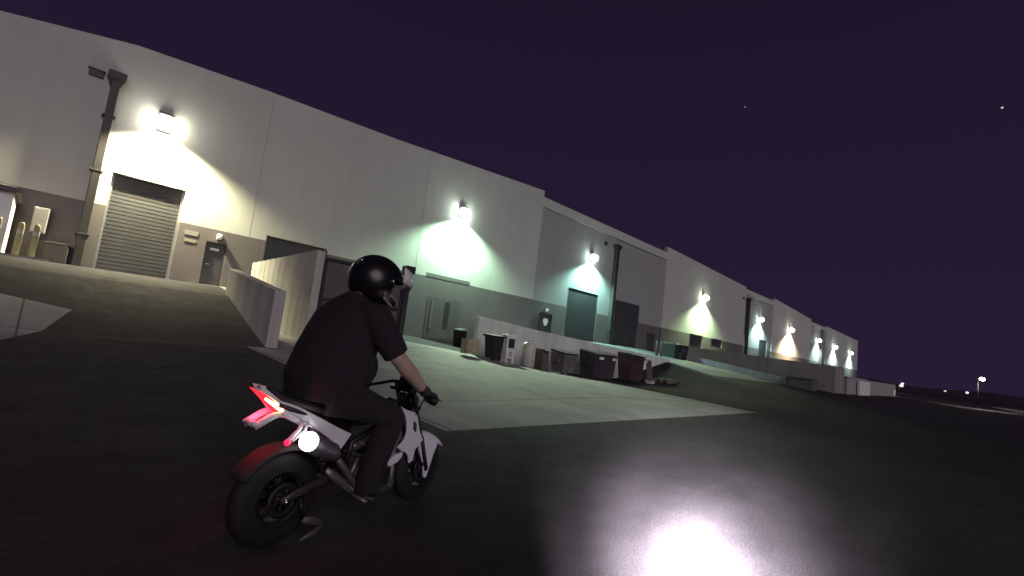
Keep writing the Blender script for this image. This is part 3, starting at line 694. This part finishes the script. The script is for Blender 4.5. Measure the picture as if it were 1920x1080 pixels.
# muffler end cap facing back, headlight reflection put in as emission
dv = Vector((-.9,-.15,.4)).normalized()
c0 = Vector((.075,-.155,.615)); P('glowing_end_cap', MB().loft([c0, c0+dv*.02, c0+dv*.045, c0+dv*.06], [.052,.057,.052,.026], 24), glow('end_cap_glow', (1,.98,1), 6))
P('end_cap_bracket', MB().tube([(.1,-.1,.68),(.11,-.15,.66),(.12,-.155,.6)], .01).tube([(.16,-.16,.55),(.11,-.17,.535)], .012), M_ALU)
# shock
sp = MB(); hx = []
for k in range(120):
    a = k/120*2*math.pi*8; t_ = k/119; b0 = Vector((.28,-.03,.42)); b1 = Vector((.2,-.03,.66)); c = b0.lerp(b1, t_); hx.append((c.x+.03*math.cos(a), c.y+.03*math.sin(a), c.z))
P('shock_spring', sp.tube(hx, .006, 6), M_ALU)
# chain and sprocket on the far side
ch = MB().tube([(0,.1,.345),(.5,.1,.4)], .009, 6).tube([(0,.1,.205),(.5,.1,.3)], .009, 6).lathe([(.03,-.003),(.07,-.003),(.07,.003),(.03,.003)], (0,.1,.276), 'y', 30)
P('chain', ch, M_ENG)
# seat, tank
P('seat', MB().loft([(-.2,0,.93),(-.1,0,.875),(.05,0,.83),(.25,0,.765),(.45,0,.73),(.58,0,.76)], [(.05,.012),(.09,.03),(.115,.04),(.12,.045),(.1,.05),(.07,.05)], 20), M_SEAT)
P('fuel_tank', MB().loft([(.5,0,.69),(.58,0,.72),(.7,0,.75),(.82,0,.76),(.92,0,.75)], [(.06,.05),(.1,.08),(.12,.09),(.1,.08),(.05,.05)], 22), mat('tank_black', (.03,.027,.032), .35, coat=.4))
# white tail fairings
TF = [(-.24,.945),(-.19,.935),(-.06,.85),(.06,.792),(.2,.725),(.31,.67),(.42,.622),(.34,.535),(.255,.6),(.16,.665),(.05,.715),(-.03,.735),(-.09,.775),(-.17,.86)]
def taper(x): return max(.42, min(1, 1+(x-.08)*1.6))
def panel(poly, t0, t1, name, m, lean=0.0, ref=0.0):
    b = MB().prism(poly, t0, t1); b.v = [(p[0], (p[1]+(p[2]-ref)*lean)*(taper(p[0]) if name == 'tail_fairing' else 1), p[2]) for p in b.v]
    return P(name, b, m, bevel=.006)
for s in (-1, 1):
    panel(TF, s*.105, s*.085, 'tail_fairing', M_PLW, lean=s*-.12, ref=.7)
P('tail_bridge', MB().loft([(-.22,0,.915),(-.1,0,.83),(.02,0,.77)], [(.055,.012),(.075,.014),(.08,.014)], 14), M_PLW)
# tail light (two lit blades meeting at the tail)
for s in (-1,):
    tl = MB().prism([(-.295,.935),(-.235,.905),(-.16,.865),(-.1,.83),(-.068,.8),(-.085,.778),(-.125,.785),(-.18,.825),(-.235,.88)], s*.1, s*.075)
    tl.v = [(p[0], p[1]*taper(p[0])*.9, p[2]) for p in tl.v]
    P('tail_light', tl, glow('tail_red', (1,.012,.02), 3.2, (.4,.01,.02)), bevel=.004)
    core_ = MB().loft([(-.2,s*.103,.868),(-.15,s*.106,.838),(-.11,s*.106,.812),(-.09,s*.104,.797)], [.006,.011,.014,.009], 10)
    core_.v = [(p[0], p[1]*taper(p[0])*.9, p[2]) for p in core_.v]
    if s < 0: P('tail_led', core_, glow('tail_core', (1,.42,.12), 16))
# plate holder and lower brackets
pb = MB()
pb.hexa([(-.075,-.06,.775),(-.075,.06,.775),(-.03,.06,.775),(-.03,-.06,.775)], [(-.09,-.05,.8),(-.09,.05,.8),(-.05,.05,.8),(-.05,-.05,.8)])
for t_ in (-.055, .055):
    pb.loft([(-.06,t_,.79),(-.14,t_,.765),(-.235,t_*.9,.715)], [(.012,.02),(.014,.022),(.012,.024)], 10)
pb.loft([(-.225,-.06,.725),(-.225,.06,.725)], [.018,.018], 10)
P('plate_holder', pb, M_PLW)
P('indicator', MB().ball((-.25,-.075,.735), .017, 8).tube([(-.23,-.05,.73),(-.25,-.075,.735)], .006), M_PLW)
lb = MB()
lb.loft([(.035,-.1,.73),(.02,-.1,.685),(-.045,-.1,.625)], [(.01,.016),(.01,.014),(.01,.014)], 8)
lb.loft([(.075,-.1,.72),(.06,-.1,.675),(-.02,-.1,.62)], [(.008,.011),(.008,.01),(.008,.01)], 8)
P('lower_bracket', lb, M_PLW)
P('marker_light', MB().ball((-.05,-.105,.618), .019, 8), glow('marker_red', (1,.02,.1), 1.6, (.5,.02,.05)))
# hugger over the rear wheel
hg = MB(); nseg = 20; a0, a1 = R(150), R(15)
ring = []
for k in range(nseg+1):
    a = a0+(a1-a0)*k/nseg; w_ = .085
    for tt, rr in ((-w_,.285),(-w_*.8,.305),(0,.315),(w_*.8,.305),(w_,.285)):
        ring.append((rr*math.cos(a), tt, .276+rr*math.sin(a)))
fs = [(k*5+j, (k+1)*5+j, (k+1)*5+j+1, k*5+j+1) for k in range(nseg) for j in range(4)]
hg.add(ring, fs, 0, True); ho = P('rear_fender', hg, mat('fender_grey', (.02,.016,.018), .8)); sm = ho.modifiers.new('thickness', 'SOLIDIFY'); sm.thickness = .006
# fork
fk = MB()
for s in (-1, 1):
    fk.tube([(1.27,s*.085,.25),(1.16,s*.085,.52)], .026, 14); fk.tube([(1.16,s*.085,.52),(.985,s*.085,.93)], .018, 14)
fk.box(.98,1.09,-.11,.11,.735,.765); fk.box(.945,1.05,-.11,.11,.875,.9)
P('fork', fk, M_FRAME, bevel=.004)
FG = [(.83,.785),(.9,.755),(1.02,.725),(1.06,.66),(1.1,.58),(1.165,.5),(1.12,.455),(1.095,.43),(1.09,.345),(1.055,.33),(1.03,.39),(.985,.425),(.94,.44),(.885,.475),(.945,.52),(.955,.58),(.93,.66),(.9,.71)]
for s in (-1, 1):
    panel(FG, s*.118, s*.1, 'fork_shroud', M_PLW, lean=s*.1, ref=.55)
P('shroud_vent', MB().prism([(1.0,.665),(1.035,.64),(1.045,.575),(1.015,.6)], -.121, -.135), M_FRAME)
for s in (-1, 1):
    panel([(.795,.385),(.82,.345),(.9,.365),(.945,.4),(.95,.435),(.88,.425)], s*.115, s*.09, 'belly_guard', M_PLW)
# front fender beak + side wings
ff = MB(); prof = [(1.1,.52,.05,.0),(1.2,.545,.075,.0),(1.32,.53,.085,.0),(1.45,.475,.065,.0),(1.565,.395,.014,.0)]
rg = []
for x, z, w_, _ in prof:
    q = 1 if x < 1.4 else (.75 if x < 1.5 else .3)
    for tt, dz in ((-1.05,-.07),(-1,-.03),(-.6,0),(0,.012),(.6,0),(1,-.03),(1.05,-.07)): rg.append((x, tt*w_, z+dz*q))
ff.add(rg, [(k*7+j, (k+1)*7+j, (k+1)*7+j+1, k*7+j+1) for k in range(4) for j in range(6)], 0, True)
fo = P('front_fender', ff, M_PLW); sm = fo.modifiers.new('thickness', 'SOLIDIFY'); sm.thickness = .008; ss = fo.modifiers.new('smooth', 'SUBSURF'); ss.levels = 2; ss.render_levels = 2
for s in (-1, 1):
    P('fender_wing', MB().prism([(1.14,.47),(1.2,.5),(1.36,.485),(1.375,.43),(1.345,.37),(1.285,.185),(1.255,.19),(1.225,.3),(1.16,.41)], s*.098, s*.08), M_PLW, fo, bevel=.005)
# bars
hb = MB().tube([(.86,-.42,.865),(.93,-.28,.885),(.985,-.12,.935),(.99,0,.94),(.985,.12,.935),(.93,.28,.885),(.86,.42,.865)], .012, 12)
P('handlebar', hb, M_FRAME)
for s in (-1, 1):
    P('grip', MB().tube([(.858,s*.425,.864),(.915,s*.31,.88)], .019, 14), M_BLACKP)
    P('brake_lever', MB().tube([(.95,s*.27,.885),(.955,s*.3,.885),(.915,s*.43,.868)], .007, 8), M_ALU)
P('instrument', MB().box(.99,1.06,-.07,.07,.9,.98), M_FRAME, bevel=.01)
hlmp = P('headlight', MB().loft([(1.04,0,.8),(1.12,0,.79),(1.14,0,.785)], [(.05,.06),(.055,.05),(.04,.035)], 18), M_FRAME)
cb = MB().tube([(.96,-.26,.89),(1.0,-.18,.8),(1.02,-.1,.65),(1.18,-.1,.3)], .006, 6).tube([(.96,-.24,.9),(.99,-.1,.99),(1.03,.02,.9),(.98,.03,.75)], .006, 6)
P('cable', cb, M_BLACKP)
for s in (-1, 1):
    P('foot_peg', MB().tube([(.47,s*.12,.235),(.48,s*.27,.215)], .014, 10), M_ALU)
pr = MB().loft([(.25,-.12,.42),(.33,-.125,.36),(.44,-.13,.28),(.5,-.14,.23)], [(.01,.02),(.012,.03),(.012,.03),(.012,.02)], 10)
pr.loft([(.44,-.13,.29),(.53,-.17,.22),(.6,-.22,.19)], [.012,.01,.012], 8); pr.loft([(.42,-.125,.3),(.47,-.125,.4),(.5,-.12,.46)], [.012,.018,.012], 8)
P('rearset', pr, M_ALU)
st = MB().loft([(.12,-.13,.15),(.2,-.135,.13),(.28,-.14,.09)], [(.01,.018),(.01,.03),(.01,.01)], 8); st.loft([(.28,-.14,.09),(.2,-.15,.06),(.1,-.155,.045)], [(.01,.012),(.01,.022),(.01,.008)], 8)
P('wheel_stand_bobbin', st, mat('grey_plastic', (.06,.054,.06), .5))
P('stand_mount', MB().tube([(.12,-.13,.16),(.1,-.11,.276)], .01, 8), M_FRAME)

# ------------------------------------------------------------------ rider
rider = thing('person', 'heavy rider in black shirt, dark helmet and gloves riding the white motorcycle', 'person', (1.22, 3.0, 0.0), rz=BA)
M_SHIRT = mat('black_cotton', (.013,.0085,.0125), .9, var=.12, scale=12, bump=.8, bscale=7)
M_TROU = mat('dark_denim', (.011,.008,.011), .9, var=.12, scale=14, bump=.4, bscale=12)
M_SKIN = mat('skin', (.42,.29,.235), .55, var=.06, scale=10)
M_GLOVE = mat('black_glove', (.012,.010,.012), .7, bump=.3, bscale=60)
M_HELM = mat('helmet_black', (.008,.006,.008), .3, coat=0.0, var=.05)
M_SHOE = mat('dark_shoe', (.02,.017,.02), .7)
def remeshed(name, mb, m, voxel, parent, smooth=4, sub=0):
    o = mb.build('tmp', m, None); r = o.modifiers.new('r', 'REMESH'); r.mode = 'VOXEL'; r.voxel_size = voxel
    s_ = o.modifiers.new('s', 'SMOOTH'); s_.factor = .5; s_.iterations = smooth
    dg = bpy.context.evaluated_depsgraph_get(); dg.update()
    me = bpy.data.meshes.new_from_object(o.evaluated_get(dg)); me.name = name
    bpy.data.objects.remove(o)
    me.materials.clear(); me.materials.append(m)
    for p in me.polygons: p.use_smooth = True
    q = bpy.data.objects.new(name, me); COL.objects.link(q); q.parent = parent
    return q
def mir(p, s): return (p[0], p[1]*s, p[2])
SH, EL, WR, HD = (.33,.235,1.43), (.47,.375,1.16), (.765,.37,.945), (.86,.365,.885)
HIP, KN, AN, TOE = (.24,.11,.88), (.63,.23,.74), (.53,.2,.32), (.68,.215,.255)
TOR = [(.19,0,.84),(.2,0,.95),(.265,0,1.1),(.32,0,1.25),(.355,0,1.38),(.385,0,1.47),(.42,0,1.53)]
TR = [(.2,.17),(.235,.21),(.245,.225),(.25,.21),(.245,.175),(.16,.12),(.085,.085)]
def torso(mb, grow=0.0, upto=7):
    mb.loft(TOR[:upto], [(a+grow, b+grow) for a, b in TR[:upto]], 26, up=(1,0,0))
body = MB(); torso(body, -.035)
body.loft([(.38,0,1.48),(.43,0,1.56),(.5,0,1.64)], [.065,.062,.06], 16)
body.ball((.52,0,1.67), .1, 14, 0, (1.05,.85,1.2))
body.ball((.62,-.03,1.65), .022, 8)                       # nose
for s in (-1, 1):
    body.ball((.52, s*.09, 1.66), .025, 8, 0, (1,.5,1.3))
    dz = -.06 if s > 0 else 0
    body.loft([mir((SH[0]+.06, .2, SH[2]+dz),s), mir((.42,.315,1.26),s), mir(EL,s), mir((.56,.385,1.09),s), mir((.66,.38,1.02),s), mir(WR,s), mir((.785,.369,.935),s)],
              [.075,.062,.054,.058,.05,.037,.033], 16)
    body.ball(mir(EL,s), .056, 12)
    body.loft([mir(HIP,s), mir((.4,.18,.83),s), mir(KN,s)], [.085,.08,.06], 16); body.loft([mir(KN,s), mir((.57,.22,.55),s), mir(AN,s)], [.06,.06,.04], 16)
    body.ball(mir(KN,s), .062, 12); body.loft([mir(AN,s), mir((.56,.205,.28),s), mir((.63,.212,.255),s)], [.04,.034,.026], 12)
bd = remeshed('body', body, M_SKIN, .014, rider)
shirt = MB(); torso(shirt, .02, 6)
shirt.loft([(.37,0,1.46),(.41,0,1.53)], [.13,.085], 18)
shirt.ball((.21,0,.97), .21, 14, 0, (.98,1.12,.7)); shirt.ball((.38,-.0,1.06), .2, 12, 0, (1.05,1.1,.95))
for s in (-1, 1):
    dx, dz = (.05, -.05) if s > 0 else (0.02, 0)
    shirt.ball(mir((.33+dx,.18,1.42+dz),s), .1, 14, 0, (1,1.1,.85))
    shirt.loft([mir((.32+dx,.13,1.41+dz),s), mir((.35+dx,.24,1.4+dz),s), mir((.39,.31,1.3),s), mir((.44,.35,1.215),s), mir((.465,.37,1.17),s)], [.095,.108,.097,.088,.083], 18)
remeshed('t_shirt', shirt, M_SHIRT, .012, rider, 5)
tr = MB()
tr.loft([(.15,0,.84),(.19,0,.95)], [(.2,.165),(.215,.175)], 22, up=(1,0,0))
for s in (-1, 1):
    tr.loft([mir((.18,.11,.88),s), mir((.34,.17,.85),s), mir((.48,.21,.8),s), mir((.62,.235,.745),s), mir((.68,.24,.72),s)], [.125,.118,.1,.085,.05], 18)
    tr.loft([mir((.655,.235,.735),s), mir((.6,.23,.6),s), mir((.565,.215,.46),s), mir((.53,.205,.33),s), mir((.535,.205,.25),s)], [.09,.092,.088,.082,.08], 18)
    tr.ball(mir((.64,.235,.735),s), .085, 12)
remeshed('trousers', tr, M_TROU, .013, rider, 4)
for s in (-1, 1):
    sh = MB().loft([mir((.47,.2,.31),s), mir((.53,.205,.275),s), mir((.62,.21,.255),s), mir((.69,.215,.245),s), mir((.73,.218,.24),s)], [(.03,.04),(.045,.055),(.046,.04),(.045,.032),(.02,.018)], 16)
    sh.loft([mir((.54,.203,.38),s), mir((.52,.203,.28),s)], [.048,.05], 14)
    remeshed('shoe', sh, M_SHOE, .01, rider, 2)
    # glove: palm plus five fingers curled around the grip
    G0, G1 = Vector(mir((.858,.425,.864), s)), Vector(mir((.915,.31,.88), s)); ax = (G1-G0).normalized()
    gl = MB(); W = Vector(mir(WR, s)); knuck = []
    gl.loft([W + (W-Vector(mir(HD,s)))*.25, W, (W+Vector(mir((.85,.365,.905),s)))/2], [.04,.038,.042], 14)
    gl.loft([(W+Vector(mir((.85,.365,.905),s)))/2, Vector(mir((.855,.366,.908),s)), Vector(mir((.885,.367,.905),s))], [(.044,.03),(.05,.024),(.048,.02)], 14, up=(0,0,1))
    fwd = Vector((1,0,0)); lens = [.9, 1.0, .97, .82]
    for k in range(4):
        c = G0.lerp(G1, .2+.2*k); ang = [R(a) for a in (115, 70, 25, -25, -75, -120)]
        rr = .034 + .003*lens[3-k]; pts_ = [c + Vector((math.cos(a), 0, math.sin(a)))*rr*(1.0 if i < 5 else .95) for i, a in enumerate(ang[:5 if lens[3-k] < .85 else 6])]
        gl.loft(pts_, [.0115,.0118,.011,.0105,.0095,.008][:len(pts_)], 10, up=ax)
    c = G0.lerp(G1, .95)
    gl.loft([Vector(mir((.83,.335,.9),s)), c+Vector((-.035,0,.01)), c+Vector((-.02,0,-.03)), c+Vector((.012,0,-.036))], [.016,.015,.013,.01], 10, up=ax)
    remeshed('glove', gl, M_GLOVE, .005, rider, 2)
# helmet (turned a little towards the camera side)
HM = Matrix.Translation((.525, -.005, 1.66)) @ Matrix.Scale(1.1, 4) @ Matrix.Rotation(R(-26), 4, 'Z') @ Matrix.Rotation(R(19), 4, 'Y')
def hloc(mb): mb.v = [tuple(HM @ Vector(p)) for p in mb.v]; return mb
hm = MB()
nu, nv = 40, 26; vs = []
for j in range(nv+1):
    th = math.pi*j/nv
    for i in range(nu):
        ph = 2*math.pi*i/nu; cx, cy, cz = math.sin(th)*math.cos(ph), math.sin(th)*math.sin(ph), math.cos(th)
        x, y, z = .172*cx, .142*cy, .162*cz
        if cz < 0: x *= 1.0 - .10*(-cz) + (.12 if cx > .2 else 0)*(-cz)**.5*1.0
        if cz < -.2 and cx > .3: x += .03*(cx-.3)
        z = max(z, -.15); vs.append((x, y, z))
fs = [(j*nu+i, j*nu+(i+1) % nu, (j+1)*nu+(i+1) % nu, (j+1)*nu+i) for j in range(nv) for i in range(nu)]
def hole(f):
    c = [sum(vs[q][a] for q in f)/4 for a in range(3)]
    return c[0] > .085 and -.062 < c[2] < .05
hm.add(vs, [f for f in fs if not hole(f)], 0, True)
ho = hm and P('helmet', hloc(hm), M_HELM, rider); sm = ho.modifiers.new('shell', 'SOLIDIFY'); sm.thickness = .014; sm.offset = 1
# chin bar ridge and trim, vents
P('chin_vent', hloc(MB().box(.17,.192,-.05,.05,-.115,-.085)), M_FRAME, ho, bevel=.004)
P('chin_stripe', hloc(MB().loft([(.05,-.143,-.085),(.11,-.128,-.105),(.16,-.085,-.118)], [(.005,.01),(.005,.012),(.005,.008)], 8)), mat('helmet_decal', (.16,.13,.16), .35), ho)
P('visor_pivot', hloc(MB().lathe([(.001,-.158),(.008,-.156),(.013,-.15),(.013,-.13)], (.06,0,.03), 'y', 20)), M_CHROME, ho)
vz = MB(); n = 18; rg = []
for k in range(n+1):
    a = R(-72+144*k/n)
    for zz, rr in ((.055,1.0),(.09,1.02),(.125,.99),(.15,.93)):
        rg.append((.035+(.165*rr)*math.cos(a)+(.03 if zz < .1 else .012), .158*rr*math.sin(a), zz))
vz.add(rg, [(k*4+j, (k+1)*4+j, (k+1)*4+j+1, k*4+j+1) for k in range(n) for j in range(3)], 0, True)
vm = bpy.data.materials.new('whitened_visor'); vm.use_nodes = True; vb = vm.node_tree.nodes['Principled BSDF']
vb.inputs['Base Color'].default_value = (.75,.77,.76,1); vb.inputs['Roughness'].default_value = .12; vb.inputs['Alpha'].default_value = .92  # clear visor whitened, lamplight on it put into the colour
vo = P('visor', hloc(vz), vm, ho); sm = vo.modifiers.new('thickness', 'SOLIDIFY'); sm.thickness = .004
for p0, p1 in (((-.165,-.045,.03),(-.15,-.075,.085)),):
    P('rear_reflector', hloc(MB().loft([p0, ((p0[0]+p1[0])/2-.008,(p0[1]+p1[1])/2-.006,(p0[2]+p1[2])/2), p1], [(.006,.01)]*3, 8)), M_CHROME, ho)

# ------------------------------------------------------------------ lights
sun = bpy.data.lights.new('night_sky_glow', 'SUN'); sun.energy = .85; sun.angle = R(35); sun.color = (1.0, .89, .98)
so = bpy.data.objects.new('night_sky_glow', sun); COL.objects.link(so)
h2 = bpy.data.lights.new('headlight_core', 'SPOT'); h2.energy = 36000; h2.color = (1,.97,1); h2.spot_size = R(17); h2.spot_blend = 1; h2.shadow_soft_size = .05
h2o = bpy.data.objects.new('headlight_core', h2); COL.objects.link(h2o); h2o.location = (.9,.3,.75)
h2o.rotation_euler = (Vector((3.3,1.3,0))-Vector((.9,.3,.75))).to_track_quat('-Z','Y').to_euler()
tp = bpy.data.lights.new('tail_light_glow', 'POINT'); tp.energy = 1.0; tp.color = (1,.02,.06); tp.shadow_soft_size = .03
to = bpy.data.objects.new('tail_light_glow', tp); COL.objects.link(to); to.parent = bike; to.location = (-.19,-.03,.79)
so.rotation_euler = Vector((.35, 1.0, -.42)).to_track_quat('-Z', 'Y').to_euler()
HP = Vector((.9, .3, .75))
for nm, en, ang, aim in (('headlight_spill', 3600, 48, (3.7, 1.46, 0)), ('headlight_beam', 11000, 27, (3.6, 1.42, 0)), ('headlight_core', 16000, 15, (3.3, 1.3, 0))):
    hl_ = bpy.data.lights.new(nm, 'SPOT'); hl_.energy = en; hl_.color = (.98, .98, 1); hl_.spot_size = R(ang); hl_.spot_blend = 1; hl_.shadow_soft_size = .05
    ho_ = bpy.data.objects.new(nm, hl_); COL.objects.link(ho_); ho_.location = HP
    ho_.rotation_euler = (Vector(aim)-HP).to_track_quat('-Z', 'Y').to_euler()
tp = bpy.data.lights.new('tail_light_glow', 'POINT'); tp.energy = 3.5; tp.color = (1,.02,.06); tp.shadow_soft_size = .03
to = bpy.data.objects.new('tail_light_glow', tp); COL.objects.link(to); to.parent = bike; to.location = (-.19,-.03,.79)
so.rotation_euler = Vector((.35, 1.0, -.42)).to_track_quat('-Z', 'Y').to_euler()
hl_ = bpy.data.lights.new('headlight_beam', 'SPOT'); hl_.energy = 14000; hl_.color = (1.0, .96, 1.0); hl_.spot_size = R(33); hl_.spot_blend = 1.0; hl_.shadow_soft_size = .05
ho_ = bpy.data.objects.new('headlight_beam', hl_); COL.objects.link(ho_); ho_.location = (.9, .3, .75)
ho_.rotation_euler = (Vector((3.5, 1.38, 0))-ho_.location).to_track_quat('-Z', 'Y').to_euler()

w = bpy.data.worlds.new('World'); scene.world = w; w.use_nodes = True
nt = w.node_tree; bg = nt.nodes['Background']
tc = nt.nodes.new('ShaderNodeTexCoord'); sx = nt.nodes.new('ShaderNodeSeparateXYZ'); nt.links.new(tc.outputs['Generated'], sx.inputs[0])
cr = nt.nodes.new('ShaderNodeValToRGB'); nt.links.new(sx.outputs['Z'], cr.inputs[0])
cr.color_ramp.elements[0].position = 0.0; cr.color_ramp.elements[0].color = (.0198, .0124, .0345, 1)
cr.color_ramp.elements[1].position = .6; cr.color_ramp.elements[1].color = (.0125, .0078, .0225, 1)
nt.links.new(cr.outputs[0], bg.inputs['Color']); bg.inputs['Strength'].default_value = 1.0

scene.view_settings.view_transform = 'Standard'; scene.view_settings.look = 'None'
scene.view_settings.exposure = 0; scene.view_settings.gamma = 1
scene.render.engine = 'CYCLES'; scene.cycles.use_denoising = True; scene.cycles.max_bounces = 5
scene.cycles.sample_clamp_indirect = 4
